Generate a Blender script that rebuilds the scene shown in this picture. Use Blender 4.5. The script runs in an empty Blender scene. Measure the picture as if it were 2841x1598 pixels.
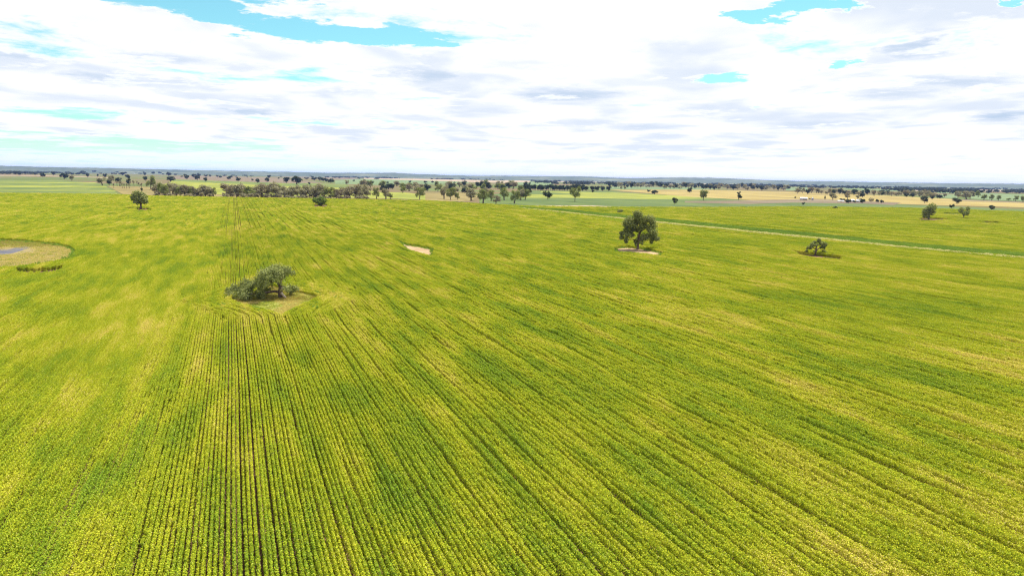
import bpy, math, random
import numpy as np
from mathutils import Matrix, Vector

scene = bpy.context.scene
R = math.radians

# ---------------------------------------------------------------- camera
CAM_H = 26.0
FPX = 2052.0                      # focal length in photograph pixels (photo 2841 x 1598)
YAW, PITCH, ROLL = R(20.6), math.atan((799 - 494.5) / FPX), R(0.99)
fwd = np.array([math.sin(YAW) * math.cos(PITCH), math.cos(YAW) * math.cos(PITCH), -math.sin(PITCH)])
r0 = np.array([math.cos(YAW), -math.sin(YAW), 0.0])
u0 = np.cross(r0, fwd)
right = math.cos(ROLL) * r0 + math.sin(ROLL) * u0
up = math.cos(ROLL) * u0 - math.sin(ROLL) * r0
camd = bpy.data.cameras.new('camera')
camd.sensor_width = 36.0
camd.lens = FPX * 36.0 / 2841.0
camd.clip_start, camd.clip_end = 0.5, 90000.0
cam = bpy.data.objects.new('camera', camd)
scene.collection.objects.link(cam)
M = Matrix(((right[0], up[0], -fwd[0], 0), (right[1], up[1], -fwd[1], 0), (right[2], up[2], -fwd[2], CAM_H), (0, 0, 0, 1)))
cam.matrix_world = M
scene.camera = cam

def ray(px, py):
    return right * (px - 1420.5) / FPX - up * (py - 799.0) / FPX + fwd
def gp(px, py, z=0.0):
    """point of the ground that is seen at a photograph pixel"""
    d = ray(px, py)
    t = (z - CAM_H) / d[2]
    return np.array([d[0] * t, d[1] * t, z])
def project(P):
    v = P - np.array([0, 0, CAM_H])
    zc = v @ fwd
    return 1420.5 + FPX * (v @ right) / zc, 799 - FPX * (v @ up) / zc, zc
def mpp(px, py):
    """metres per photo pixel at the ground point seen at that pixel"""
    return float((gp(px, py) - np.array([0, 0, CAM_H])) @ fwd) / FPX

# ---------------------------------------------------------------- sun + sky
SUN_AZ = YAW + R(30)              # clockwise from +Y: beyond the scene, to the right
SUN_EL = R(60)
sd = bpy.data.lights.new('sun', 'SUN')
sd.energy = 4.7
sd.angle = R(0.6)
sd.color = (1.0, 0.95, 0.86)
sun = bpy.data.objects.new('sun', sd)
scene.collection.objects.link(sun)
sdir = Vector((math.sin(SUN_AZ) * math.cos(SUN_EL), math.cos(SUN_AZ) * math.cos(SUN_EL), math.sin(SUN_EL)))
sun.rotation_euler = sdir.to_track_quat('Z', 'Y').to_euler()

scene.view_settings.view_transform = 'Standard'
scene.view_settings.look = 'None'
scene.view_settings.exposure = 1.12
scene.view_settings.gamma = 1.0
scene.cycles.use_denoising = True
scene.cycles.denoising_prefilter = 'NONE'
scene.cycles.filter_width = 1.2
scene.view_settings.use_curve_mapping = False

world = bpy.data.worlds.new('World')
scene.world = world
world.use_nodes = True

class NT:
    """small helper to write node trees"""
    def __init__(s, tree):
        s.t = tree; tree.nodes.clear()
    def n(s, typ, **kw):
        nd = s.t.nodes.new(typ)
        for k, v in kw.items():
            setattr(nd, k, v)
        return nd
    def l(s, a, b):
        s.t.links.new(a, b)
    def put(s, sock, v):
        if isinstance(v, bpy.types.NodeSocket): s.t.links.new(v, sock)
        else: sock.default_value = v
    def math(s, op, a, b=0.0, c=None, clamp=False):
        nd = s.n('ShaderNodeMath', operation=op, use_clamp=clamp)
        s.put(nd.inputs[0], a); s.put(nd.inputs[1], b)
        if c is not None: s.put(nd.inputs[2], c)
        return nd.outputs[0]
    def vmath(s, op, a, b=None, out=0):
        nd = s.n('ShaderNodeVectorMath', operation=op)
        s.put(nd.inputs[0], a)
        if b is not None: s.put(nd.inputs[1], b)
        return nd.outputs[out]
    def ramp01(s, v, a, b, smooth=True):
        nd = s.n('ShaderNodeMapRange', interpolation_type='SMOOTHSTEP' if smooth else 'LINEAR', clamp=True) if smooth else s.n('ShaderNodeMapRange')
        s.put(nd.inputs['Value'], v)
        nd.inputs['From Min'].default_value = a; nd.inputs['From Max'].default_value = b
        return nd.outputs['Result']
    def mix(s, f, a, b, blend='MIX'):
        nd = s.n('ShaderNodeMix', data_type='RGBA', blend_type=blend)
        s.put(nd.inputs[0], f)
        s.put(nd.inputs[6], a if isinstance(a, bpy.types.NodeSocket) else tuple(a) + (1,))
        s.put(nd.inputs[7], b if isinstance(b, bpy.types.NodeSocket) else tuple(b) + (1,))
        return nd.outputs[2]
    def noise(s, vec, scale, detail=4, rough=0.55, dist=0.0, out='Fac'):
        nd = s.n('ShaderNodeTexNoise')
        s.put(nd.inputs['Vector'], vec)
        nd.inputs['Scale'].default_value = scale; nd.inputs['Detail'].default_value = detail
        nd.inputs['Roughness'].default_value = rough; nd.inputs['Distortion'].default_value = dist
        return nd.outputs[out]
    def scale(s, vec, sc, loc=(0, 0, 0), rz=0.0):
        nd = s.n('ShaderNodeMapping')
        s.put(nd.inputs['Vector'], vec)
        nd.inputs['Scale'].default_value = sc; nd.inputs['Location'].default_value = loc
        nd.inputs['Rotation'].default_value = (0, 0, rz)
        return nd.outputs[0]

def build_world():
    w = NT(world.node_tree)
    sky = w.n('ShaderNodeTexSky', sky_type='NISHITA', sun_disc=False)
    sky.sun_elevation = SUN_EL
    sky.sun_rotation = SUN_AZ
    sky.air_density, sky.dust_density, sky.ozone_density = 1.0, 0.4, 1.6
    blue = w.mix(1.0, sky.outputs[0], (0.72, 1.20, 1.05), 'MULTIPLY')
    d = w.n('ShaderNodeTexCoord').outputs['Generated']
    sep = w.n('ShaderNodeSeparateXYZ'); w.l(d, sep.inputs[0])
    dz = w.math('ADD', w.math('MAXIMUM', sep.outputs[2], 0.0), 0.045)
    cmb = w.n('ShaderNodeCombineXYZ')
    w.l(w.math('DIVIDE', sep.outputs[0], dz), cmb.inputs[0])
    w.l(w.math('DIVIDE', sep.outputs[1], dz), cmb.inputs[1])
    P = w.vmath('MULTIPLY', cmb.outputs[0], (1, 1, 0))            # position on a flat cloud deck
    # billowing density
    n1 = w.noise(w.scale(P, (1.15, 1.15, 1), (3.1, 1.7, 0.4)), 1.0, 10, 0.64, 0.2)
    n2 = w.noise(w.scale(P, (0.14, 0.14, 1), (8.3, 2.2, 0.9)), 1.0, 3, 0.5)
    dens = w.math('ADD', n1, w.math('MULTIPLY', w.math('SUBTRACT', n2, 0.5), 0.45))
    # broad openings in the deck
    warp = w.vmath('ADD', P, w.vmath('SCALE', w.vmath('SUBTRACT', w.noise(P, 2.6, 10, 0.68, out='Color'), (0.5, 0.5, 0.5)), None))
    warp.node.inputs[1].links[0].from_node.inputs['Scale'].default_value = 1.0
    def deck(px, py):
        v = ray(px, py); v = v / np.linalg.norm(v); return v[:2] / (v[2] + 0.045)
    def ell(c, hw, hh, a, b):
        """soft elliptical region of the cloud deck"""
        c0 = deck(*c); ex = (deck(c[0] + hw, c[1]) - deck(c[0] - hw, c[1])) / 2; ey = (deck(c[0], c[1] - hh) - deck(c[0], c[1] + hh)) / 2
        ang = math.atan2(ex[1], ex[0])
        sx, sy = np.linalg.norm(ex), abs(-ex[1] * ey[0] + ex[0] * ey[1]) / np.linalg.norm(ex)
        q = w.vmath('SUBTRACT', warp, (c0[0], c0[1], 0))
        q = w.scale(q, (1, 1, 0), rz=-ang)
        q = w.vmath('MULTIPLY', q, (1 / sx, 1 / sy, 0))
        return w.ramp01(w.vmath('LENGTH', q, out=1), a, b)
    gaps = [((430, 12), 170, 34, .30), ((610, 42), 140, 42, .34), ((800, 84), 140, 40, .36), ((1010, 100), 170, 28, .36), ((1180, 108), 80, 18, .30), ((700, -40), 400, 40, .25),
            ((2110, 44), 90, 22, .34), ((2240, 16), 130, 26, .36), ((2010, 216), 60, 18, .30), ((2310, 186), 40, 14, .25), ((2140, 300), 45, 17, .2), ((2770, 5), 60, 14, .3),
            ((200, 314), 240, 20, .22), ((470, 330), 150, 14, .16), ((330, 405), 420, 24, .14), ((800, 345), 120, 8, .14)]
    op = None
    for (c, hw, hh, amt) in gaps:
        g = w.math('MULTIPLY', ell(c, hw, hh, 1.3, 0.45), amt)
        op = g if op is None else w.math('MAXIMUM', op, g)
    dens = w.math('SUBTRACT', dens, op)
    bases = [((1180, 212), 95, 24, .9), ((1570, 264), 140, 20, .9), ((1860, 140), 90, 24, .5), ((2570, 130), 120, 40, .9), ((2660, 232), 170, 18, .8), ((2480, 262), 130, 14, .7), ((2790, 322), 90, 16, 1.0),
             ((2250, 344), 160, 13, .7), ((1960, 300), 90, 12, .6), ((1790, 352), 120, 9, .7), ((80, 95), 130, 18, .7), ((50, 158), 110, 18, .8), ((440, 165), 130, 20, .7), ((310, 222), 100, 18, .8),
             ((520, 235), 120, 18, .6), ((700, 312), 80, 10, .9), ((660, 185), 90, 14, .5), ((1080, 355), 70, 7, .6), ((2500, 300), 100, 9, .5), ((1450, 180), 130, 12, .35), ((200, 275), 160, 12, .5), ((1320, 300), 110, 10, .45)]
    under = None
    for (c, hw, hh, amt) in bases:
        g = w.math('MULTIPLY', ell(c, hw * 1.15, hh * 1.25, 1.6, 0.1), amt)
        under = g if under is None else w.math('MAXIMUM', under, g)
    # low on the horizon the deck opens a little and the air pales
    low = w.ramp01(sep.outputs[2], 0.075, 0.02)
    side = w.ramp01(w.math('ADD', w.math('MULTIPLY', sep.outputs[0], r0[0]), w.math('MULTIPLY', sep.outputs[1], r0[1])), 0.25, -0.5)
    dens = w.math('SUBTRACT', dens, w.math('MULTIPLY', w.math('MULTIPLY', low, side), 0.15))
    cover = w.ramp01(dens, 0.23, 0.41)
    # grey undersides, drawn out sideways by the low viewpoint
    ang = YAW
    ps = w.scale(P, (1, 1, 1), rz=ang)
    g1 = w.noise(w.scale(ps, (1.15, 0.8, 1), (5.2, 0.6, 2.0)), 1.0, 4, 0.5, 0.3)
    g2 = w.noise(w.scale(ps, (0.16, 0.12, 1), (1.2, 7.6, 3.0)), 1.0, 2, 0.5)
    grey = w.ramp01(w.math('ADD', g1, w.math('MULTIPLY', w.math('SUBTRACT', g2, 0.5), 0.5)), 0.45, 0.68)
    grey = w.math('MAXIMUM', w.math('MULTIPLY', grey, 0.58), under)
    grey = w.math('MULTIPLY', grey, w.ramp01(dens, 0.36, 0.45))
    white = (8.0, 8.05, 8.25)
    shade = (3.4, 4.5, 6.0)
    cl = w.mix(w.math('MULTIPLY', grey, 0.85), white, shade)
    col = w.mix(cover, blue, cl)
    pale = w.math('MULTIPLY', w.ramp01(sep.outputs[2], 0.05, 0.004), 0.7)
    col = w.mix(pale, col, w.mix(side, (8.3, 8.5, 8.6), (6.9, 8.0, 8.5)))
    bg = w.n('ShaderNodeBackground')
    w.l(col, bg.inputs[0]); bg.inputs[1].default_value = 0.063
    out = w.n('ShaderNodeOutputWorld'); w.l(bg.outputs[0], out.inputs[0])
build_world()

# ---------------------------------------------------------------- helpers
C = scene.collection
rng = np.random.default_rng(7)

def mesh_obj(name, V, F, mats, parent=None, midx=None, smooth=False, link=True):
    me = bpy.data.meshes.new(name)
    V = np.asarray(V, float)
    me.from_pydata(V.tolist(), [], [tuple(f) for f in F])
    for m in (mats if isinstance(mats, (list, tuple)) else [mats]): me.materials.append(m)
    if midx is not None: me.polygons.foreach_set('material_index', np.asarray(midx, dtype=np.int32))
    if smooth: me.polygons.foreach_set('use_smooth', np.ones(len(me.polygons), dtype=bool))
    o = bpy.data.objects.new(name, me)
    if link: C.objects.link(o)
    if parent is not None: o.parent = parent
    return o
def tag(o, label=None, cat=None, group=None, kind=None):
    if label: o['label'] = label
    if cat: o['category'] = cat
    if group: o['group'] = group
    if kind: o['kind'] = kind
    return o
def empty(name, loc, rz=0.0, sc=(1, 1, 1)):
    o = bpy.data.objects.new(name, None); C.objects.link(o)
    o.empty_display_size = 0.5
    o.location = loc; o.rotation_euler = (0, 0, rz); o.scale = sc
    return o

class MB:
    """collects geometry"""
    def __init__(s): s.V = []; s.F = []; s.k = 0
    def add(s, V, F):
        V = np.asarray(V, float)
        s.V.append(V); s.F += [tuple(int(i) + s.k for i in f) for f in F]; s.k += len(V)
    def verts(s): return np.concatenate(s.V) if s.V else np.zeros((0, 3))
    def tube(s, path, rad, sides=7):
        path = np.asarray(path, float); n = len(path)
        if np.isscalar(rad): rad = [rad] * n
        t = np.gradient(path, axis=0); t /= np.linalg.norm(t, axis=1)[:, None] + 1e-9
        V = []
        for i in range(n):
            a = np.cross(t[i], (0.31, 0.9, 0.12)); a /= np.linalg.norm(a) + 1e-9
            b = np.cross(t[i], a)
            th = np.arange(sides) * 2 * math.pi / sides
            V.append(path[i] + rad[i] * (np.cos(th)[:, None] * a + np.sin(th)[:, None] * b))
        F = []
        for i in range(n - 1):
            for j in range(sides):
                k = (j + 1) % sides
                F.append((i * sides + j, i * sides + k, (i + 1) * sides + k, (i + 1) * sides + j))
        F.append(tuple(range(sides))[::-1]); F.append(tuple((n - 1) * sides + j for j in range(sides)))
        s.add(np.concatenate(V), F)
    def box(s, a, b):
        x0, y0, z0 = a; x1, y1, z1 = b
        s.add([(x0, y0, z0), (x1, y0, z0), (x1, y1, z0), (x0, y1, z0), (x0, y0, z1), (x1, y0, z1), (x1, y1, z1), (x0, y1, z1)],
              [(0, 3, 2, 1), (4, 5, 6, 7), (0, 1, 5, 4), (1, 2, 6, 5), (2, 3, 7, 6), (3, 0, 4, 7)])
    def obj(s, name, mat, parent=None, smooth=False, link=True):
        return mesh_obj(name, s.verts(), s.F, mat, parent, smooth=smooth, link=link)

def quads(rg, pos, nrm, size, elong=1.6):
    """one small leaf-spray quad for each position"""
    n = len(pos)
    nrm = nrm / (np.linalg.norm(nrm, axis=1)[:, None] + 1e-9)
    a = np.cross(nrm, rg.normal(size=(n, 3))); a /= np.linalg.norm(a, axis=1)[:, None] + 1e-9
    b = np.cross(nrm, a)
    s = (size * rg.uniform(0.55, 1.3, n))[:, None]
    ha, hb = a * s * 0.5 * elong, b * s * 0.5
    bend = nrm * s * 0.12
    V = np.stack([pos - ha, pos - hb * 0.9 + bend, pos + ha, pos + hb + bend], 1).reshape(-1, 3)
    F = np.arange(n * 4).reshape(n, 4).tolist()
    return V, F
def lobe_leaves(rg, lobes, n, size, hollow=0.35, upb=0.35):
    """leaf sprays in a set of ellipsoid clumps (x, y, z, rx, ry, rz)"""
    L = np.asarray(lobes, float)
    wgt = (L[:, 3] * L[:, 5]) ** 1.0; wgt /= wgt.sum()
    idx = rg.choice(len(L), n, p=wgt)
    d = rg.normal(size=(n, 3)); d /= np.linalg.norm(d, axis=1)[:, None]
    rad = hollow + (1 - hollow) * rg.uniform(0, 1, n) ** 0.55
    rad *= 1 + 0.16 * rg.normal(size=n)
    pos = L[idx, :3] + d * rad[:, None] * L[idx, 3:6]
    nrm = d * 0.7 + rg.normal(size=(n, 3)) * 0.55 + np.array([0, 0, upb])
    return quads(rg, pos, nrm, size)

# ---------------------------------------------------------------- materials
def mat(name):
    m = bpy.data.materials.new(name); m.use_nodes = True
    return m, NT(m.node_tree)
def finish(t, shader):
    out = t.n('ShaderNodeOutputMaterial'); t.l(shader, out.inputs[0])
def leafy(name, dark, light, warm=None, transl=0.3, patch=0.0, pscale=0.05):
    m, t = mat(name)
    geo = t.n('ShaderNodeNewGeometry')
    rnd = geo.outputs['Random Per Island']
    col = t.mix(rnd, dark, light)
    if warm:
        col = t.mix(t.ramp01(t.noise(geo.outputs['Position'], pscale, 3), 0.45, 0.7), col, warm)
    df = t.n('ShaderNodeBsdfDiffuse'); t.l(col, df.inputs[0])
    tr = t.n('ShaderNodeBsdfTranslucent'); t.l(t.mix(1.0, col, (1.15, 1.15, 0.7), 'MULTIPLY'), tr.inputs[0])
    mx = t.n('ShaderNodeMixShader'); mx.inputs[0].default_value = transl
    t.l(df.outputs[0], mx.inputs[1]); t.l(tr.outputs[0], mx.inputs[2])
    finish(t, mx.outputs[0])
    return m
def rough(name, a, b, scale, rgh=0.95, c=None, bump=0.0, stretch=(1, 1, 1), detail=6, lo=0.35, hi=0.65):
    m, t = mat(name)
    pos = t.n('ShaderNodeNewGeometry').outputs['Position']
    v = t.scale(pos, stretch)
    n = t.noise(v, scale, detail, 0.6)
    col = t.mix(t.ramp01(n, lo, hi), a, b)
    if c:
        col = t.mix(t.ramp01(t.noise(v, scale * 0.23, 4, 0.6), 0.52, 0.66), col, c)
    p = t.n('ShaderNodeBsdfPrincipled')
    t.l(col, p.inputs['Base Color']); p.inputs['Roughness'].default_value = rgh
    p.inputs['Specular IOR Level'].default_value = 0.1
    if bump:
        bn = t.n('ShaderNodeBump'); bn.inputs['Strength'].default_value = bump; bn.inputs['Distance'].default_value = 0.2
        t.l(t.noise(v, scale * 3, 6, 0.7), bn.inputs['Height']); t.l(bn.outputs[0], p.inputs['Normal'])
    finish(t, p.outputs[0])
    return m

def crop_mat(name, green, yellow, tan, deep, tanlo=0.60):
    """ripening crop: leaf to leaf variation, and drifts of ripe and green growth drawn out along the rows"""
    m, t = mat(name)
    geo = t.n('ShaderNodeNewGeometry')
    pos = geo.outputs['Position']; rnd = geo.outputs['Random Per Island']
    a = t.noise(t.scale(pos, (0.085, 0.021, 0)), 1.0, 5, 0.62, 0.4)
    b = t.noise(t.scale(pos, (0.30, 0.05, 0), (4, 9, 0)), 1.0, 4, 0.6)
    c = t.noise(t.scale(pos, (0.014, 0.010, 0), (17, 3, 0)), 1.0, 4, 0.6)
    f = t.math('ADD', t.math('MULTIPLY', a, 0.42), t.math('ADD', t.math('MULTIPLY', b, 0.55), t.math('MULTIPLY', c, 0.22)))
    f = t.math('ADD', f, t.math('MULTIPLY', t.math('SUBTRACT', rnd, 0.5), 0.20))
    col = t.mix(t.ramp01(f, 0.50, 0.68), green, yellow)
    col = t.mix(t.ramp01(f, tanlo + 0.07, tanlo + 0.21), col, tan)
    col = t.mix(t.ramp01(f, 0.55, 0.40), col, deep)
    hi = t.ramp01(rnd, 0.93, 0.99)
    col = t.mix(t.math('MULTIPLY', hi, 0.45), col, (0.62, 0.62, 0.30))
    df = t.n('ShaderNodeBsdfDiffuse'); t.l(col, df.inputs[0])
    tr = t.n('ShaderNodeBsdfTranslucent'); t.l(col, tr.inputs[0])
    mx = t.n('ShaderNodeMixShader'); mx.inputs[0].default_value = 0.25
    t.l(df.outputs[0], mx.inputs[1]); t.l(tr.outputs[0], mx.inputs[2])
    finish(t, mx.outputs[0])
    return m

M_CROP = crop_mat('ripening_crop', (0.285, 0.355, 0.024), (0.46, 0.465, 0.03), (0.62, 0.51, 0.15), (0.185, 0.29, 0.028), 0.58)
M_CROPG = crop_mat('green_crop', (0.17, 0.28, 0.04), (0.22, 0.32, 0.04), (0.28, 0.34, 0.06), (0.14, 0.25, 0.04))
M_DRY = leafy('dry_stalk', (0.40, 0.38, 0.15), (0.62, 0.58, 0.30), transl=0.25)
M_SOIL = rough('red_soil', (0.09, 0.05, 0.03), (0.14, 0.08, 0.048), 0.8, bump=0.3)
M_PALE_SOIL = rough('pale_soil', (0.24, 0.16, 0.085), (0.32, 0.235, 0.135), 0.35, c=(0.17, 0.11, 0.05), bump=0.3)
M_BARK = rough('grey_brown_bark', (0.10, 0.075, 0.06), (0.20, 0.15, 0.12), 2.5, bump=0.5, stretch=(1, 1, 0.3))
M_DEAD = rough('bleached_wood', (0.45, 0.36, 0.29), (0.62, 0.52, 0.44), 3.0, bump=0.4, stretch=(1, 1, 0.3))
M_GUM = leafy('gum_leaf', (0.10, 0.13, 0.045), (0.31, 0.33, 0.13), transl=0.25)
M_GUMB = leafy('grey_gum_leaf', (0.18, 0.17, 0.11), (0.38, 0.36, 0.24), (0.24, 0.20, 0.15), transl=0.25, pscale=0.03)
M_DARK = leafy('dark_leaf', (0.028, 0.045, 0.030), (0.075, 0.095, 0.055), transl=0.15)
M_LIME = leafy('bright_shrub_leaf', (0.07, 0.12, 0.025), (0.19, 0.24, 0.06), transl=0.25)
M_WOOD = leafy('far_woodland_leaf', (0.035, 0.05, 0.035), (0.08, 0.095, 0.065), transl=0.1)
M_GRASS_D = leafy('dry_grass_blade', (0.42, 0.34, 0.12), (0.64, 0.55, 0.24), transl=0.3)
M_GRASS_G = leafy('green_grass_blade', (0.20, 0.26, 0.035), (0.42, 0.43, 0.09), transl=0.3)
M_GRASS_R = leafy('russet_weed_blade', (0.26, 0.21, 0.06), (0.42, 0.35, 0.12), transl=0.3)
M_GRASS_B = leafy('violet_weed_blade', (0.12, 0.14, 0.18), (0.22, 0.23, 0.29), transl=0.3)

# ---------------------------------------------------------------- ground
def build_ground():
    m, t = mat('plain')
    pos = t.n('ShaderNodeNewGeometry').outputs['Position']
    v = t.scale(pos, (0.0011, 0.0007, 0))
    n = t.noise(v, 1.0, 3, 0.5)
    col = t.mix(t.ramp01(n, 0.42, 0.5, False), (0.08, 0.115, 0.04), (0.135, 0.105, 0.06))
    col = t.mix(t.ramp01(t.noise(t.scale(pos, (0.0035, 0.0022, 0)), 1.0, 4, 0.6), 0.52, 0.6), col, (0.10, 0.14, 0.05))
    col = t.mix(t.math('MULTIPLY', t.noise(pos, 0.05, 5, 0.6), 0.5), col, (0.10, 0.09, 0.05))
    d = t.n('ShaderNodeBsdfDiffuse'); t.l(col, d.inputs[0]); finish(t, d.outputs[0])
    rr = [0, 400, 1500, 4000, 9000, 18000, 30000, 42000]
    ns = 64
    V = [(0, 0, 0)]; F = []
    for r in rr[1:]:
        for j in range(ns):
            a = 2 * math.pi * j / ns; V.append((r * math.sin(a), r * math.cos(a), 0))
    for j in range(ns): F.append((0, 1 + (j + 1) % ns, 1 + j))
    for i in range(len(rr) - 2):
        o0, o1 = 1 + i * ns, 1 + (i + 1) * ns
        for j in range(ns):
            k = (j + 1) % ns
            F.append((o0 + j, o0 + k, o1 + k, o1 + j))
    tag(mesh_obj('ground', V, F, m), kind='structure')
build_ground()

_zs = [0.004]
def sheet(name, poly, material, z=None, world=False):
    """a flat field or patch laid on the plain; its corners are where the photograph shows them"""
    if z is None:
        _zs[0] += 0.012; z = _zs[0]
    P = [(p[0], p[1], z) for p in poly] if world else [tuple(gp(*p)[:2]) + (z,) for p in poly]
    a = sum(P[i][0] * P[(i + 1) % len(P)][1] - P[(i + 1) % len(P)][0] * P[i][1] for i in range(len(P)))
    if a < 0: P = P[::-1]
    return tag(mesh_obj(name, P, [tuple(range(len(P)))], material), kind='structure')

def field_mat(name, a, b, sc=0.02, c=None, st=(1, 0.35, 0), lo=0.38, hi=0.62):
    return rough(name, a, b, sc, c=c, stretch=st, lo=lo, hi=hi)
F_YG = field_mat('yellow_green_field', (0.13, 0.15, 0.022), (0.19, 0.20, 0.03))
F_G = field_mat('green_field', (0.07, 0.10, 0.024), (0.11, 0.135, 0.03))
F_DG = field_mat('dark_green_field', (0.05, 0.08, 0.02), (0.075, 0.105, 0.025))
F_GOLD = field_mat('golden_stubble', (0.19, 0.145, 0.042), (0.245, 0.195, 0.065), c=(0.14, 0.11, 0.04))
F_BROWN = field_mat('brown_fallow', (0.105, 0.08, 0.05), (0.14, 0.11, 0.07))
F_TAN = field_mat('tan_grass', (0.13, 0.105, 0.038), (0.175, 0.14, 0.052))
F_PALE = field_mat('pale_stubble', (0.22, 0.17, 0.11), (0.28, 0.22, 0.15))
F_MINT = field_mat('pale_green_field', (0.08, 0.12, 0.05), (0.12, 0.16, 0.07))

# main crop field: bare soil under the crop
FAR_EDGE = [(-700, 540), (-100, 537.5), (300, 541), (430, 546), (650, 550), (900, 554), (1040, 556), (1200, 560), (1330, 568), (1460, 574),
            (1700, 578), (2000, 578), (2200, 576), (2500, 579), (2841, 590), (3500, 612)]
near = [(gp(3500, 1750)[0] + 40, 10), (-60, 10), (-120, 60)]
main_poly = [tuple(gp(*p)[:2]) for p in FAR_EDGE] + near
sheet('soil', main_poly, M_SOIL, world=True)

# ---- paddocks beyond the crop (photo corners on the ground)
sheet('green_paddock', [(-300, 536), (-300, 500), (150, 500), (270, 508), (330, 538), (300, 540)], F_G)
for k, (y0, y1, x1, mm) in enumerate([(506.5, 509, 270, F_YG), (516.5, 521, 300, F_YG), (529, 531, 325, F_YG)]):
    sheet('yellow_green_strip', [(-300, y0 - 3), (-300, y1 - 3), (x1, y1), (x1 - 8, y0)], mm)
sheet('pale_track', [(-300, 484), (-300, 486.5), (100, 488.5), (300, 494.5), (300, 493), (100, 487)], F_PALE)
sheet('tan_paddock', [(298, 516), (340, 539), (470, 547), (900, 553), (1000, 556), (900, 546), (620, 540), (440, 522), (380, 518)], F_TAN)
sheet('green_paddock', [(440, 520), (620, 541), (1050, 551), (1180, 553), (1000, 525), (800, 510), (480, 500)], F_YG)
sheet('dark_green_paddock', [(480, 498), (480, 503), (820, 518), (1000, 523), (960, 512), (800, 506)], F_G)
sheet('fallow_paddock', [(470, 489), (480, 498), (800, 509), (900, 508), (780, 494), (560, 488)], F_BROWN)
sheet('fallow_paddock', [(760, 487), (800, 493), (960, 500), (1000, 496), (880, 487)], F_BROWN)
sheet('green_paddock', [(930, 500), (930, 511), (1060, 514), (1300, 509), (1300, 504), (1010, 497)], F_MINT)
sheet('pale_stubble_paddock', [(1010, 494), (1010, 497), (1400, 508), (1420, 503), (1200, 497)], F_PALE)
sheet('golden_paddock', [(1180, 536), (1180, 558), (1300, 560), (1330, 545), (1290, 535)], F_TAN)
sheet('bright_green_paddock', [(1040, 534), (1050, 550), (1180, 556), (1180, 542), (1120, 534)], F_YG)
sheet('dark_green_paddock', [(1330, 545), (1330, 566), (1460, 574), (1700, 578), (2100, 578), (2841, 600), (3600, 640), (3600, 600), (2841, 582), (2450, 566), (2150, 561), (1900, 545), (1690, 531), (1460, 528)], F_DG)
sheet('yellow_green_strip', [(1440, 541), (1440, 549), (1800, 553), (2000, 552), (1700, 540)], F_YG)
sheet('yellow_green_strip', [(1500, 531), (1500, 533.5), (1720, 545), (1980, 549), (1900, 544), (1700, 535)], F_YG)
sheet('golden_stubble_paddock', [(1690, 527), (1900, 546), (2150, 560), (2450, 566), (2841, 576), (3500, 596), (3500, 578), (2841, 564), (2500, 545), (2200, 533), (1950, 527)], F_GOLD)
sheet('fallow_strip', [(2640, 553), (2640, 556), (2841, 564), (3500, 585), (3500, 580), (2841, 561)], F_BROWN)
sheet('fallow_strip', [(1900, 559), (1900, 563), (2080, 567), (2200, 563), (2400, 566), (2480, 570), (2500, 563), (2250, 553), (2060, 557)], F_BROWN)
sheet('pale_track', [(1410, 570.5), (1410, 572), (1640, 574), (1700, 577), (1750, 576), (1640, 571.5)], F_PALE)
sheet('green_paddock', [(1690, 518), (1690, 525), (1950, 527), (2000, 525), (1900, 520)], F_MINT)
for p in [[(2180, 520), (2180, 529), (2240, 530), (2240, 521)], [(2580, 541), (2600, 549), (2660, 552), (2650, 540)], [(2690, 540), (2690, 552), (2760, 556), (2860, 559), (2860, 545)],
          [(2600, 533), (2600, 537), (2860, 545), (2860, 541)], [(1420, 503), (1430, 513), (1540, 516), (1530, 507)], [(2340, 522), (2340, 525), (2560, 535), (2560, 531)]]:
    sheet('pale_green_paddock', p, F_MINT)
for p in [[(1400, 500), (1400, 505), (1470, 507), (1470, 502)], [(1500, 501), (1500, 505), (1590, 506), (1570, 502)], [(1900, 509), (1900, 516), (2160, 521), (2150, 513)],
          [(1640, 503), (1640, 506), (1760, 509), (1740, 505)], [(2680, 524), (2680, 527), (2860, 534), (2860, 531)], [(2540, 526), (2540, 531), (2600, 534), (2600, 528)]]:
    sheet('pale_stubble_paddock', p, F_PALE)

# ---- hills on the horizon
def build_hills():
    az = np.linspace(YAW - R(52), YAW + R(52), 420)
    rg = np.random.default_rng(3)
    pxs = 1420.5 + FPX * np.tan(np.clip(az - YAW, -1.2, 1.2))
    ctrl = [(-2000, 66), (0, 74), (300, 70), (560, 64), (800, 62), (900, 56), (1040, 72), (1090, 84), (1150, 66), (1300, 58), (1500, 72), (1620, 76), (1750, 58), (1880, 92), (2040, 82), (2200, 60), (2500, 60), (2640, 66), (2841, 72), (5000, 80)]
    h = np.interp(pxs, [c[0] for c in ctrl], [c[1] for c in ctrl])
    V = []; F = []
    D = [8200, 9000, 10000, 11000, 12000, 13200, 15500]
    prof = [0.0, 0.08, 0.3, 0.6, 0.86, 1.0, 0.7]
    for d, p in zip(D, prof):
        sm = np.convolve(rg.normal(size=len(az) + 12), np.ones(13) / 13, 'valid')
        z = h * p * (1 + 0.12 * sm) + (rg.uniform(-2.5, 3.5, len(az)) if p > 0 else 0) - (2.0 if p == 0 else 0)
        for a, zz in zip(az, z): V.append((d * math.sin(a), d * math.cos(a), zz))
    n = len(az)
    for i in range(len(D) - 1):
        for j in range(n - 1):
            F.append((i * n + j, i * n + j + 1, (i + 1) * n + j + 1, (i + 1) * n + j))
    m = rough('wooded_hill', (0.035, 0.055, 0.035), (0.075, 0.095, 0.06), 0.006, c=(0.13, 0.14, 0.08))
    tag(mesh_obj('hills', V, F, m), kind='structure')
build_hills()

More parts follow.
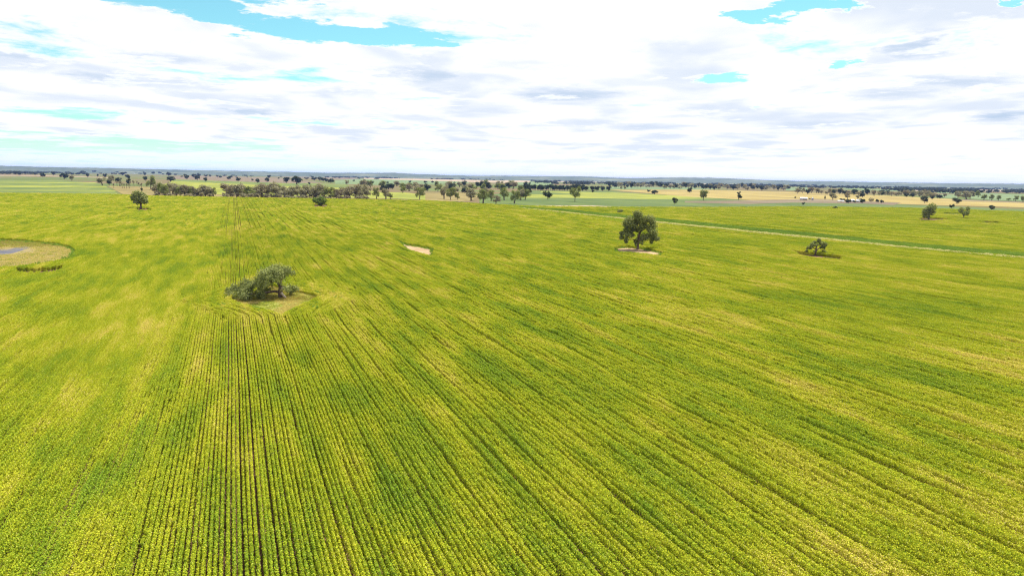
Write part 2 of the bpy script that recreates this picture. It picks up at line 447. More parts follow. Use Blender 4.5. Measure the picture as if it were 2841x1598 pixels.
# ---------------------------------------------------------------- instancing of uncountable growth
def scatter(name, pts, rot, scl, idx, variants, label=None, cat=None):
    col = bpy.data.collections.new(name + '_source')
    for i, o in enumerate(variants):
        o.name = '%s_%02d' % (name, i); col.objects.link(o)
    me = bpy.data.meshes.new(name)
    me.vertices.add(len(pts)); me.vertices.foreach_set('co', np.asarray(pts, np.float32).ravel())
    at = me.attributes.new('turn', 'FLOAT', 'POINT'); at.data.foreach_set('value', np.asarray(rot, np.float32))
    at = me.attributes.new('size', 'FLOAT_VECTOR', 'POINT'); at.data.foreach_set('vector', np.asarray(scl, np.float32).ravel())
    at = me.attributes.new('pick', 'INT', 'POINT'); at.data.foreach_set('value', np.asarray(idx, np.int32))
    ob = bpy.data.objects.new(name, me); C.objects.link(ob)
    g = bpy.data.node_groups.new(name, 'GeometryNodeTree')
    g.interface.new_socket('Geometry', in_out='INPUT', socket_type='NodeSocketGeometry')
    g.interface.new_socket('Geometry', in_out='OUTPUT', socket_type='NodeSocketGeometry')
    N = g.nodes; L = g.links
    gi, go = N.new('NodeGroupInput'), N.new('NodeGroupOutput')
    ci = N.new('GeometryNodeCollectionInfo'); ci.inputs['Collection'].default_value = col
    ci.inputs['Separate Children'].default_value = True; ci.inputs['Reset Children'].default_value = True
    ip = N.new('GeometryNodeInstanceOnPoints'); ip.inputs['Pick Instance'].default_value = True
    def attr(nm, dt):
        a = N.new('GeometryNodeInputNamedAttribute'); a.data_type = dt; a.inputs['Name'].default_value = nm
        return a.outputs['Attribute']
    cx = N.new('ShaderNodeCombineXYZ'); L.new(attr('turn', 'FLOAT'), cx.inputs[2])
    e2r = N.new('FunctionNodeEulerToRotation'); L.new(cx.outputs[0], e2r.inputs[0])
    L.new(gi.outputs[0], ip.inputs['Points']); L.new(ci.outputs[0], ip.inputs['Instance'])
    L.new(attr('pick', 'INT'), ip.inputs['Instance Index']); L.new(e2r.outputs[0], ip.inputs['Rotation'])
    L.new(attr('size', 'FLOAT_VECTOR'), ip.inputs['Scale']); L.new(ip.outputs[0], go.inputs[0])
    md = ob.modifiers.new('scatter', 'NODES'); md.node_group = g
    tag(ob, label, cat, kind='stuff')
    return ob

def inside(poly, x, y):
    c = np.zeros(len(x), bool); n = len(poly)
    for i in range(n):
        x0, y0 = poly[i]; x1, y1 = poly[(i + 1) % n]
        k = ((y0 > y) != (y1 > y)) & (x < (x1 - x0) * (y - y0) / (y1 - y0 + 1e-12) + x0)
        c ^= k
    return c
def gpoly(pts, z=0.0): return [tuple(gp(p[0], p[1], p[2] if len(p) > 2 else z)[:2]) for p in pts]

# ---------------------------------------------------------------- crop
SP = 0.36                                                  # row spacing
ISL = gp(762, 838); ISL_HW, ISL_HD = 8.6, 21.0             # island round the old tree
isl_c = (ISL[0], ISL[1])
def isl_B(v):
    t = np.clip(1 - np.abs(v) / ISL_HD, 0, 1)
    return ISL_HW * (t * t * (3 - 2 * t) * 0.55 + t * 0.45)
T = 1.35                                                   # near edges of a clearing are seen at the crop's top
HOLES = [gpoly([(1098, 671), (1131, 683.5), (1165, 689), (1204, 697), (1200, 707, T), (1190, 706.5, T), (1154, 696, T), (1128, 689, T)]),       # bare patch
         gpoly([(-60, 668), (60, 672), (130, 679), (165, 683), (190, 690), (214, 702), (212, 704), (190, 716, T), (120, 727, T), (60, 735, T), (-60, 742, T)]),  # dry swamp
         gpoly([(44, 754), (110, 755), (176, 746.5), (180, 746), (170, 746, T), (110, 753, T), (50, 752, T)]),
         gpoly([(1700, 694), (1730, 690), (1775, 693.5), (1815, 702), (1840, 707.5), (1835, 708, T), (1805, 704.5, T), (1760, 698.5, T), (1705, 695, T)]),     # tree clearing
         gpoly([(2195, 702), (2225, 707), (2262, 709.5), (2300, 714.5), (2335, 719.5), (2335, 719.6, T), (2300, 715.5, T), (2262, 713, T), (2222, 707.5, T)]),
         gpoly([(2545, 608), (2620, 608.5), (2660, 610), (2590, 611, T), (2545, 611, T)]),
         gpoly([(2720, 616), (2780, 619), (2780, 619.3, T), (2720, 616.3, T)]), gpoly([(2610, 592.5), (2665, 594), (2665, 594.3, T), (2610, 592.8, T)]),
         gpoly([(375, 580), (408, 580), (420, 582, T), (380, 582.5, T)]), gpoly([(868, 570), (912, 570), (905, 573, T), (872, 573, T)])]
STRIP = gpoly([(1440, 576), (1560, 587), (1800, 613), (2200, 653), (2500, 684), (2841, 714), (3300, 750), (3300, 738), (2841, 702), (2500, 673), (2200, 643), (1800, 604), (1560, 581), (1440, 573)], 1.1)
LINE = gpoly([(1440, 576), (1560, 587.5), (1800, 613), (2200, 653), (2500, 684), (2841, 714), (2841, 717), (2500, 686.5), (2200, 656), (1800, 615.5), (1560, 589.5), (1440, 577.5)], 1.35)

def row_variant(seed, material, length, width, hgt, n, size, rows=1):
    rg = np.random.default_rng(seed)
    pos = []; nr = []
    for r in range(rows):
        x = np.clip(rg.normal(0, 0.30, n), -0.5, 0.5) * width + (r - (rows - 1) / 2) * SP
        y = rg.uniform(-length / 2, length / 2, n)
        q = rg.uniform(0, 1, n); q = np.where(rg.random(n) < 0.55, q * 0.3, q * 0.96)
        z = hgt * (1 - q) * (1 - 0.25 * np.abs((x - (r - (rows - 1) / 2) * SP)) / width)
        pos.append(np.stack([x, y, z], 1))
        nr.append(np.stack([rg.normal(0, .6, n), rg.normal(0, .6, n), rg.uniform(0.1, 1.2, n)], 1))
    V, F = quads(rg, np.concatenate(pos), np.concatenate(nr), size, 1.6)
    return mesh_obj('row', V, F, material, link=False)

def streaks(shape, ly, lx, rg):
    """plant height: thin and thick stretches that run along the rows"""
    a = rg.normal(size=(shape[0], shape[1] + 2 * ly))
    ker = np.hanning(2 * ly + 1 + 2)[1:-1]
    a = np.apply_along_axis(lambda r: np.convolve(r, ker, 'valid'), 1, a)[:, :shape[1]]
    if lx > 1: a = a + np.roll(a, 1, 0) * 0.5
    a /= a.std()
    return np.where(a < -1.9, 0.62, np.clip(1 + 0.10 * a, 0.78, 1.2))

def build_crop():
    rg = np.random.default_rng(11)
    HT = 1.4
    var = []
    for s in range(6): var.append(row_variant(100 + s, M_CROP, 1.35, 0.21, HT, 360, 0.085))       # 0-5 near rows
    for s in range(4): var.append(row_variant(200 + s, M_CROP, 6.2, 0.21, HT, 760, 0.125, 3))    # 6-9 far blocks of rows
    for s in range(2): var.append(row_variant(300 + s, M_CROPG, 1.35, 0.26, HT, 300, 0.10))      # 10-11
    for s in range(2): var.append(row_variant(400 + s, M_CROPG, 6.2, 0.25, HT, 700, 0.13, 3))   # 12-13
    for s in range(2): var.append(row_variant(500 + s, M_DRY, 2.2, 1.0, 1.62, 90, 0.24))         # 14-15
    NEAR = 340.0
    LINES = np.cumsum(rg.uniform(1.6, 6.0, 420)) - 420          # passes of the seeder and sprayer: thin rows over the whole length
    # ---- single rows
    xs = []
    x = -170.0
    tram = [gp(1070, 1560)[0], gp(700, 1250)[0], gp(1600, 1588)[0], gp(646, 1400)[0], gp(2300, 1500)[0], gp(500, 1300)[0]]
    while x < 470:
        g = SP * (1.12 if len(xs) % 3 == 0 else 0.94) * rg.uniform(0.95, 1.05)
        x += g
        for tx in tram:
            if 0 <= x - tx < g: x += 0.05
        xs.append(x)
    xs = np.array(xs)
    step = 1.25
    ys = np.arange(25, NEAR + 60, step)
    X, Y = np.meshgrid(xs, ys, indexing='ij')
    Y = Y + rg.uniform(-.2, .2, X.shape)
    wob = 0.10 * np.sin(Y * 0.021 + 1.3) + 0.05 * np.sin(Y * 0.083 + X * 0.02)
    u = X - isl_c[0]; v = Y - isl_c[1]
    W = 9.0
    Bv = isl_B(v)
    shift = np.abs(u) < W
    Xd = X + np.where(shift, np.sign(u) * Bv * 1.0, 0)
    slope = (isl_B(v + 0.5) - isl_B(v - 0.5)) * np.sign(u)
    ang = np.where(shift, -np.arctan(slope), 0)
    hide = (~shift) & (np.abs(u) < W + Bv) & (Bv > 0.4)
    Xd = Xd + wob
    keep = ~hide
    HF = streaks(X.shape, 9, 1.2, rg)
    for tx in LINES: HF[np.argmin(np.abs(xs - tx)), :] *= 0.78
    Xf, Yf, Af, Hf = Xd[keep], Y[keep], ang[keep], HF[keep]
    P = np.stack([Xf, Yf, np.zeros_like(Xf)], 1)
    px, py, zc = project(P)
    ok = (zc > 30) & (zc < NEAR) & (px > -330) & (px < 3170) & (py < 1760)
    Xf, Yf, Af, Hf = Xf[ok], Yf[ok], Af[ok], Hf[ok]
    st = np.zeros(len(Xf), bool)
    kp = inside(main_poly, Xf, Yf)
    for h in HOLES: kp &= ~inside(h, Xf, Yf)
    Xf, Yf, Af, Hf = Xf[kp], Yf[kp], Af[kp], Hf[kp]
    strip = inside(STRIP, Xf, Yf)
    u_ = np.abs(Xf - isl_c[0]); b_ = isl_B(Yf - isl_c[1])
    lush = (b_ > 1.2) & (u_ < b_ + 7) & (rg.random(len(Xf)) < 0.06)
    ix = np.where(strip | lush, rg.integers(10, 12, len(Xf)), rg.integers(0, 6, len(Xf)))
    sc = np.stack([rg.uniform(0.92, 1.1, len(Xf)), np.where(rg.random(len(Xf)) < .5, 1, -1) * 1.0, Hf * rg.uniform(0.9, 1.08, len(Xf))], 1)
    ln = np.sqrt(1 + np.tan(Af) ** 2)
    sc[:, 1] *= ln
    pts = [np.stack([Xf, Yf, np.zeros_like(Xf)], 1)]; rot = [Af]; scl = [sc]; idx = [ix]
    # ---- far blocks
    bx = np.arange(-420, 1150, 3 * SP); by = np.arange(120, 1250, 6.0)
    X, Y = np.meshgrid(bx, by, indexing='ij')
    HF = streaks(X.shape, 4, 0.9, rg)
    WF = np.ones(X.shape)
    for tx in LINES:
        k = np.argmin(np.abs(bx - tx)); HF[k, :] *= 0.8; WF[k, :] = 0.62
    WF = WF.ravel()
    HF = HF.ravel()
    X = X.ravel(); Y = (Y + rg.uniform(-1.5, 1.5, Y.shape)).ravel()
    px, py, zc = project(np.stack([X, Y, np.zeros_like(X)], 1))
    ok = (zc >= NEAR) & (px > -330) & (px < 3170)
    X, Y, HF, WF = X[ok], Y[ok], HF[ok], WF[ok]
    kp = inside(main_poly, X, Y)
    for h in HOLES: kp &= ~inside(h, X, Y)
    X, Y, HF, WF = X[kp], Y[kp], HF[kp], WF[kp]
    strip = inside(STRIP, X, Y)
    n = len(X)
    ix = np.where(strip, rg.integers(12, 14, n), rg.integers(6, 10, n))
    sg = np.where(rg.random((n, 2)) < .5, 1.0, -1.0)
    pts.append(np.stack([X, Y, np.zeros(n)], 1)); rot.append(np.zeros(n))
    scl.append(np.stack([sg[:, 0] * WF, sg[:, 1], HF * rg.uniform(.95, 1.05, n)], 1)); idx.append(ix)
    # ---- bleached stalks along the near side of the green strip
    q = np.array(LINE)
    lo, hi = q.min(0), q.max(0)
    n = 60000
    X = rg.uniform(lo[0], hi[0], n); Y = rg.uniform(lo[1], hi[1], n)
    kp = inside(LINE, X, Y)
    X, Y = X[kp], Y[kp]
    patchy = (np.sin(X * 0.11) + np.sin(X * 0.047 + 1) + rg.normal(0, .7, len(X))) > 0.1
    X, Y = X[patchy][:1200], Y[patchy][:1200]; n = len(X)
    pts.append(np.stack([X, Y, np.zeros(n)], 1)); rot.append(rg.uniform(0, 6.28, n))
    scl.append(np.ones((n, 3)) * rg.uniform(.9, 1.15, (n, 1))); idx.append(rg.integers(14, 16, n))
    pts = np.concatenate(pts); print('crop instances', len(pts))
    scatter('crop', pts, np.concatenate(rot), np.concatenate(scl), np.concatenate(idx), var,
            'ripening yellow green crop sown in straight rows over the whole field', 'crop')
build_crop()

# ---- clearings in the crop: soil, dry grass, weeds
def lift(poly, f=1.0):
    return poly
sheet('bare_soil_patch', HOLES[0], M_PALE_SOIL, world=True)
sheet('dry_swamp', HOLES[1], rough('swamp_floor', (0.14, 0.115, 0.05), (0.22, 0.175, 0.08), 0.25, c=(0.09, 0.095, 0.04)), world=True)
sheet('damp_hollow', gpoly([(-60, 694), (20, 697), (60, 688), (95, 684), (80, 692), (55, 701), (30, 708), (-10, 712), (-60, 713)]), rough('damp_floor', (0.06, 0.065, 0.085), (0.10, 0.10, 0.115), 0.3, c=(0.13, 0.11, 0.07)), world=True)
sheet('tree_clearing', HOLES[3], M_PALE_SOIL, world=True)
isl_poly = []
for k in range(24):
    v = -ISL_HD + 2 * ISL_HD * k / 23; isl_poly.append((isl_c[0] - isl_B(np.array(v)) - 0.3, isl_c[1] + v))
for k in range(23, -1, -1):
    v = -ISL_HD + 2 * ISL_HD * k / 23; isl_poly.append((isl_c[0] + isl_B(np.array(v)) + 0.3, isl_c[1] + v))
sheet('tree_island', isl_poly, rough('island_floor', (0.19, 0.21, 0.04), (0.27, 0.27, 0.07), 0.3, c=(0.15, 0.18, 0.03)), world=True)

def tuft(seed, material, n, hgt, spread, size):
    rg = np.random.default_rng(seed)
    a = rg.uniform(0, 6.28, n); r = spread * np.sqrt(rg.uniform(0, 1, n))
    b = np.stack([r * np.cos(a), r * np.sin(a), np.zeros(n)], 1)
    lean = rg.normal(0, .35, (n, 3)); lean[:, 2] = 1
    h = hgt * rg.uniform(.5, 1.15, n)
    tip = b + lean * h[:, None]
    w = np.cross(lean, rg.normal(size=(n, 3))); w /= np.linalg.norm(w, axis=1)[:, None]; w *= size
    V = np.stack([b - w, b + w, (b + tip) / 2 + w * 1.3, tip, (b + tip) / 2 - w * 1.3], 1).reshape(-1, 3)
    return mesh_obj('tuft', V, np.arange(n * 5).reshape(n, 5).tolist(), material, link=False)
def fill(poly, n, rg):
    q = np.array(poly); lo, hi = q.min(0), q.max(0)
    X = rg.uniform(lo[0], hi[0], n * 4); Y = rg.uniform(lo[1], hi[1], n * 4)
    k = inside(poly, X, Y)
    return X[k][:n], Y[k][:n]
def build_grass():
    rg = np.random.default_rng(21)
    var = [tuft(1, M_GRASS_D, 30, .55, .35, .04), tuft(2, M_GRASS_D, 28, .7, .4, .05), tuft(3, M_GRASS_G, 34, .55, .45, .05),
           tuft(4, M_GRASS_R, 32, .62, .4, .05), tuft(5, M_GRASS_B, 26, .5, .4, .03), tuft(6, M_GRASS_G, 34, .6, .45, .06)]
    X, Y = fill(isl_poly, 5200, rg)
    v = (Y - isl_c[1]) / ISL_HD
    ns = np.sin(X * .7 + 1) + np.sin(Y * .45) + rg.normal(0, .6, len(X))
    ix = np.where(v < -0.12, np.where(ns > 0.0, rg.integers(0, 2, len(X)), 2), np.where(ns > 0.9, 3, np.where(ns > -.9, np.where(rg.random(len(X)) < .45, 3, 5), 0)))
    sc = np.ones((len(X), 3)) * rg.uniform(.7, 1.2, (len(X), 1))
    pts = np.stack([X, Y, np.zeros(len(X))], 1)
    scatter('island_grass', pts, rg.uniform(0, 6.28, len(X)), sc, ix, var, 'dry yellow grass and russet weeds round the old split tree', 'grass')
    var = [tuft(11, M_GRASS_D, 30, .5, .6, .06), tuft(12, M_GRASS_D, 30, .7, .6, .06), tuft(13, M_GRASS_R, 34, .6, .6, .07), tuft(14, M_GRASS_B, 30, .35, .7, .06), tuft(15, M_GRASS_G, 34, .6, .6, .07)]
    X, Y = fill(HOLES[1], 9000, rg)
    px, py, zc = project(np.stack([X, Y, np.zeros_like(X)], 1))
    e = (px - 30) / 75; f = (py - 701) / 11 + e * 0.35
    bl = np.exp(-(e * e + f * f)) + rg.normal(0, .12, len(X))
    back = (py < 688 + rg.normal(0, 2, len(X)))
    gr = rg.random(len(X))
    ix = np.where(bl > .45, 3, np.where(back, np.where(gr < .6, 2, 4), np.where(gr < .82, rg.integers(0, 2, len(X)), 4)))
    sc = np.ones((len(X), 3)) * rg.uniform(.7, 1.2, (len(X), 1))
    scatter('swamp_grass', np.stack([X, Y, np.zeros(len(X))], 1), rg.uniform(0, 6.28, len(X)), sc, ix, var, 'tan dry grass with a blue grey hollow in the crop clearing at left', 'grass')
    P = []
    for h, n in ((HOLES[0], 420), (HOLES[3], 420), (HOLES[1], 900)):
        q = np.array(h); seg = np.roll(q, -1, 0) - q; ln = np.linalg.norm(seg, axis=1)
        k = rg.choice(len(q), n, p=ln / ln.sum())
        cen = q.mean(0)
        p = q[k] + seg[k] * rg.uniform(0, 1, (n, 1)); p += (cen - p) * np.abs(rg.normal(0, .06, (n, 1)))
        P.append(p)
    P = np.concatenate(P); n = len(P)
    var = [tuft(31, M_GRASS_G, 30, .6, .5, .06), tuft(32, M_GRASS_D, 30, .5, .5, .05), tuft(33, M_CROPG, 40, .8, .5, .07)]
    scatter('clearing_weeds', np.column_stack([P, np.zeros(n)]), rg.uniform(0, 6.28, n), np.ones((n, 3)) * rg.uniform(.6, 1.4, (n, 1)), rg.choice(3, n, p=[.4, .2, .4]), var,
            'ragged green and dry weeds along the edges of the bare clearings', 'weeds')
build_grass()

# ---------------------------------------------------------------- trees
def hero(name, label, base, zscale, zbase, lobes, limbs, nleaf, leaf, material, dead=None, cat='tree', depth=0.8, barkm=M_BARK, seed=1, fat=1.1):
    """a tree traced from an enlargement: lobes (x, y, r) and limbs [(x, y, r)...] in enlargement pixels"""
    rg = np.random.default_rng(seed)
    m = mpp(*base) / zscale
    root = empty(name, gp(*base), -YAW)
    tag(root, label, cat)
    lob = []
    Rm = max(abs((l[0] - zbase[0]) * m) for l in lobes)
    for (x, y, r) in lobes:
        xx = (x - zbase[0]) * m; zz = (zbase[1] - y) * m; rr = r * m * fat
        room = math.sqrt(max(0.05, 1 - (xx / Rm) ** 2 * 0.8)) * Rm * depth
        lob.append((xx, rg.uniform(-1, 1) * room * 0.6, zz, rr, rr * 1.25, rr * 0.95))
        if room > rr: lob.append((xx + rg.uniform(-.4, .4) * rr, rg.uniform(-1, 1) * room * 0.8, zz, rr * 0.9, rr * 1.1, rr * 0.8))
    lob += [(a[0] + rg.normal(0, .5) * a[3], a[1] + rg.normal(0, .5) * a[4], a[2] + rg.normal(0, .4) * a[5], a[3] * .8, a[4] * .8, a[5] * .8) for a in lob]
    L = np.array(lob); extra = []
    for i in range(len(L)):
        dd = np.linalg.norm(L[:, :3] - L[i, :3], axis=1); near_ = np.argsort(dd)[1:4]
        for j in near_:
            if dd[j] < 2.2 * (L[i, 3] + L[j, 3]): extra.append(tuple((L[i] + L[j]) / 2 * np.array([1, 1, 1, .85, .85, .85])))
    lob += extra
    V, F = lobe_leaves(rg, lob, nleaf, leaf, 0.15)
    mesh_obj('crown', V, F, material, root)
    def wood(nm, paths, mt):
        b = MB()
        for path in paths:
            pts = []; rad = []
            dy = rg.uniform(-.25, .25)
            for k, (x, y, r) in enumerate(path):
                zz = max((zbase[1] - y) * m, -0.1)
                pts.append(((x - zbase[0]) * m, (-0.55 if mt is M_DEAD else 0) + dy * k * 0.8 + rg.uniform(-.04, .04), zz)); rad.append(r * m * (1.35 if mt is M_DEAD else 1))
            P = np.array(pts); tt = np.linspace(0, 1, len(P)); t2 = np.linspace(0, 1, len(P) * 3)
            P2 = np.stack([np.interp(t2, tt, P[:, i]) for i in range(3)], 1)
            P2[1:-1] += rg.normal(0, 0.03, (len(P2) - 2, 3)) * np.array([1, 1, .3])
            r2 = np.interp(t2, tt, rad)
            b.tube(P2, r2, 9)
        b.obj(nm, mt, root, smooth=True)
    wood('trunk', limbs[:1], barkm)
    for l in limbs[1:]: wood('limb', [l], barkm)
    for l in (dead or []): wood('dead_limb', [l], M_DEAD)
    return root, lob

hero('old_tree', 'broken old tree with a leaning crown and bleached fallen limb on the near grassy island', (780, 832), 5.574, (1340, 850),
     [(1240, 450, 110), (1370, 440, 95), (1290, 385, 75), (1150, 400, 85), (1080, 430, 100), (1230, 410, 105), (1380, 415, 85), (1180, 510, 105), (1035, 520, 80), (1400, 470, 55), (1300, 540, 50), (1010, 580, 55), (1120, 590, 45),
      (780, 640, 95), (900, 640, 80), (760, 750, 105), (900, 750, 95), (620, 740, 75), (555, 715, 55), (1020, 750, 85), (1120, 710, 70), (660, 815, 55), (850, 815, 55), (540, 685, 36),
      (1430, 650, 62), (1465, 700, 55), (1420, 745, 45)],
     [[(1340, 870, 44), (1338, 800, 37), (1340, 720, 35), (1350, 650, 28), (1340, 600, 10)],
      [(1335, 735, 24), (1240, 715, 20), (1130, 740, 17), (980, 770, 12), (800, 760, 7)],
      [(1340, 670, 22), (1300, 590, 18), (1260, 520, 14), (1180, 440, 7)], [(1330, 640, 16), (1350, 540, 12), (1380, 430, 6)],
      [(1260, 560, 12), (1120, 590, 10), (950, 640, 6)], [(1355, 660, 14), (1400, 650, 9), (1460, 680, 5)]],
     20000, 0.22, M_GUM,
     dead=[[(1350, 690, 16), (1375, 655, 17), (1385, 625, 9)], [(1352, 730, 18), (1385, 770, 14), (1420, 820, 11), (1440, 890, 9), (1452, 970, 6)],
           [(1425, 815, 9), (1490, 850, 8), (1550, 925, 5)]], seed=5, fat=1.2)
hero('shade_tree', 'tall spreading gum tree standing alone in the crop on a pale bare patch', (1769, 696), 8.525, (930, 1160),
     [(780, 640, 70), (900, 660, 60), (960, 600, 65), (630, 690, 60), (1010, 780, 50), (760, 720, 55), (880, 430, 90), (760, 540, 80), (880, 330, 95), (700, 430, 105), (1000, 390, 100), (1150, 410, 100), (1255, 430, 80), (625, 480, 65), (850, 520, 90), (1245, 560, 85), (1050, 550, 80), (680, 600, 75), (1150, 640, 75),
      (1280, 700, 85), (560, 760, 55), (690, 800, 85), (530, 850, 55), (820, 800, 50), (640, 900, 55), (1100, 820, 85), (1260, 840, 105), (1385, 860, 62), (1000, 890, 65), (890, 920, 55), (1040, 1000, 32), (1250, 970, 38), (660, 960, 28), (870, 1010, 24)],
     [[(930, 1185, 42), (930, 1100, 30), (930, 960, 27), (955, 800, 24), (985, 700, 18)],
      [(975, 740, 16), (850, 610, 12), (720, 470, 6)], [(970, 700, 15), (900, 560, 11), (870, 380, 5)], [(985, 700, 15), (1040, 520, 10), (1080, 400, 5)],
      [(990, 705, 15), (1130, 590, 11), (1240, 450, 5)], [(930, 940, 15), (800, 890, 11), (620, 900, 5)], [(935, 930, 15), (1100, 870, 11), (1300, 860, 5)]],
     26000, 0.29, M_GUM, depth=0.7, seed=8, fat=1.22)
hero('open_tree', 'small open-crowned tree with forked trunk in a dark cut through the crop', (2262, 709), 12.88, (1060, 920),
     [(1180, 390, 85), (1040, 460, 80), (1340, 490, 85), (900, 530, 85), (820, 640, 75), (1360, 600, 75), (1200, 500, 75), (765, 760, 42), (1000, 560, 50), (1260, 620, 45), (1430, 800, 36), (1350, 740, 34), (950, 760, 30), (1330, 820, 24)],
     [[(1055, 950, 40), (1055, 860, 34), (1060, 760, 32), (1050, 620, 22), (1090, 480, 9)], [(1075, 760, 24), (1150, 680, 17), (1290, 600, 9), (1380, 560, 5)],
      [(1050, 700, 18), (960, 640, 13), (840, 640, 6)], [(1060, 640, 15), (1140, 520, 10), (1200, 420, 5)], [(1190, 660, 10), (1300, 740, 8), (1420, 810, 4)]],
     6500, 0.26, M_GUM, depth=0.6, seed=9, fat=0.95)

# ---- generic trees, unit height and unit crown width, shared by copies
def unit_tree(seed, kind, material, nleaf, leaf):
    rg = np.random.default_rng(seed)
    b = MB(); lobes = []
    if kind == 'gum':                # bare lower stems, uneven open crown
        nst = rg.integers(2, 4)
        for s in range(nst):
            x0 = rg.uniform(-.07, .07); y0 = rg.uniform(-.07, .07)
            x1 = rg.uniform(-.3, .3); y1 = rg.uniform(-.3, .3)
            b.tube([(x0, y0, -.02), (x0 * .7 + x1 * .2, y0 + y1 * .2, .25), (x1 * .7, y1 * .7, .5), (x1, y1, .78)], [.030, .024, .018, .006], 6)
            for k in range(3):
                a = rg.uniform(0, 6.28); r = rg.uniform(.1, .28)
                q = (x1 * .8 + r * math.cos(a), y1 * .8 + r * math.sin(a), rg.uniform(.36, .85))
                b.tube([(x1 * .45, y1 * .45, .36 + .06 * k), ((x1 * .5 + q[0]) / 2, (y1 * .5 + q[1]) / 2, q[2] - .12), q], [.015, .011, .005], 5)
                rr = rg.uniform(.17, .25); lobes.append((q[0], q[1], q[2], rr, rr, rr * .72))
        for k in range(7):
            a = rg.uniform(0, 6.28); rr = rg.uniform(.14, .20)
            lobes.append((.3 * math.cos(a), .32 * math.sin(a), rg.uniform(.34, .78), rr, rr, rr * .8))
    elif kind == 'round':            # dense dark dome almost to the ground
        b.tube([(0, 0, -.02), (.01, 0, .2), (.02, .01, .6)], [.05, .04, .015], 6)
        for k in range(9):
            a = rg.uniform(0, 6.28); r = rg.uniform(.08, .30); z = rg.uniform(.3, .78); rr = rg.uniform(.15, .24)
            lobes.append((r * math.cos(a), r * math.sin(a), z, rr, rr, rr * .95))
            b.tube([(0.01, 0, .2), (r * math.cos(a) * .8, r * math.sin(a) * .8, z)], [.02, .006], 5)
    elif kind == 'vase':             # clear stem, crown widening upward
        b.tube([(0, 0, -.02), (0, 0, .22), (.02, 0, .35)], [.034, .028, .024], 6)
        for k in range(11):
            a = k * 2.4 + rg.uniform(-.4, .4); z = rg.uniform(.34, .84); r = (.10 + .28 * min(1, (z - .25) / .3)) * rg.uniform(.6, 1.05)
            rr = rg.uniform(.15, .22)
            lobes.append((r * math.cos(a), r * math.sin(a), z, rr, rr, rr * .95))
            b.tube([(0, 0, .24), (r * .5 * math.cos(a), r * .5 * math.sin(a), z - .1), (r * math.cos(a), r * math.sin(a), z)], [.02, .013, .005], 5)
    elif kind == 'bush':             # broad mound, no clear stem
        for k in range(14):
            a = rg.uniform(0, 6.28); r = .36 * math.sqrt(rg.uniform(0, 1)); z = rg.uniform(.2, .78 - r * .8)
            rr = rg.uniform(.14, .2)
            lobes.append((r * math.cos(a), r * math.sin(a), z, rr, rr, rr * 1.2))
            b.tube([(r * .15 * math.cos(a), r * .15 * math.sin(a), -.02), (r * math.cos(a), r * math.sin(a), z)], [.02, .006], 5)
    elif kind == 'bare':             # pale thin sapling with little leaf
        for s in range(3):
            x1, y1 = rg.uniform(-.2, .2, 2)
            b.tube([(x1 * .3, y1 * .3, -.02), (x1 * .6, y1 * .6, .5), (x1, y1, .95)], [.02, .014, .004], 5)
            lobes.append((x1, y1, rg.uniform(.6, .85), .16, .16, .14))
    V, F = lobe_leaves(rg, lobes, nleaf, leaf)
    zmax = np.percentile(V[:, 2], 99.3); V[:, 2] = np.where(V[:, 2] > 0.02, V[:, 2], 0.02)
    wx = np.percentile(np.abs(V[:, :2]), 98.5)
    sx = .5 / wx; sz = 1 / zmax
    V[:, :2] *= sx; V[:, 2] *= sz
    W = b.verts(); W[:, :2] *= sx; W[:, 2] *= sz
    cr = bpy.data.meshes.new('crown'); cr.from_pydata(V.tolist(), [], F); cr.materials.append(material)
    tr = bpy.data.meshes.new('trunk'); tr.from_pydata(W.tolist(), [], b.F); tr.materials.append(M_BARK)
    # the same tree joined for far copies
    al = bpy.data.meshes.new('tree')
    al.from_pydata(V.tolist() + W.tolist(), [], F + [tuple(i + len(V) for i in f) for f in b.F])
    al.materials.append(material); al.materials.append(M_BARK)
    al.polygons.foreach_set('material_index', np.array([0] * len(F) + [1] * len(b.F), dtype=np.int32))
    return cr, tr, al

LIB = {}
for k, mt in (('gum', M_GUMB), ('round', M_DARK), ('vase', M_DARK), ('bush', M_LIME), ('bare', M_GUMB)):
    LIB[k] = [unit_tree(40 + i + 10 * len(LIB), k, mt, 1500 if k != 'bare' else 260, 0.055) for i in range(4)]
LIB['gumg'] = [unit_tree(140 + i, 'gum', M_GUM, 1700, 0.05) for i in range(3)]
LIB['vaseg'] = [unit_tree(150 + i, 'vase', M_GUM, 1500, 0.05) for i in range(3)]
LIB['roundg'] = [unit_tree(160 + i, 'round', M_GUM, 2600, 0.05) for i in range(2)]
LIB['far'] = [unit_tree(170 + i, 'round', M_DARK, 220, 0.15) for i in range(4)]
LIB['fargum'] = [unit_tree(180 + i, 'gum', M_GUMB, 260, 0.13) for i in range(4)]

_r = random.Random(4)
def tree(px, py, w, h, kind, label, group=None, name='tree', cat='tree', parts=None, var=None):
    m = mpp(px, py)
    loc = gp(px, py)
    lib = LIB[kind]; cr, tr, al = lib[var % len(lib)] if var is not None else _r.choice(lib)
    sc = (w * m, w * m * _r.uniform(.85, 1.1), h * m); rz = _r.uniform(0, 6.28) if var is None else var * 1.3
    if parts is None: parts = h >= 13
    if parts:
        root = empty(name, loc, rz, sc)
        for nm, me in (('crown', cr), ('trunk', tr)):
            o = bpy.data.objects.new(nm, me); C.objects.link(o); o.parent = root
    else:
        root = bpy.data.objects.new(name, al); C.objects.link(root)
        root.location = loc; root.rotation_euler = (0, 0, rz); root.scale = sc
    tag(root, label, cat, group)
    return root

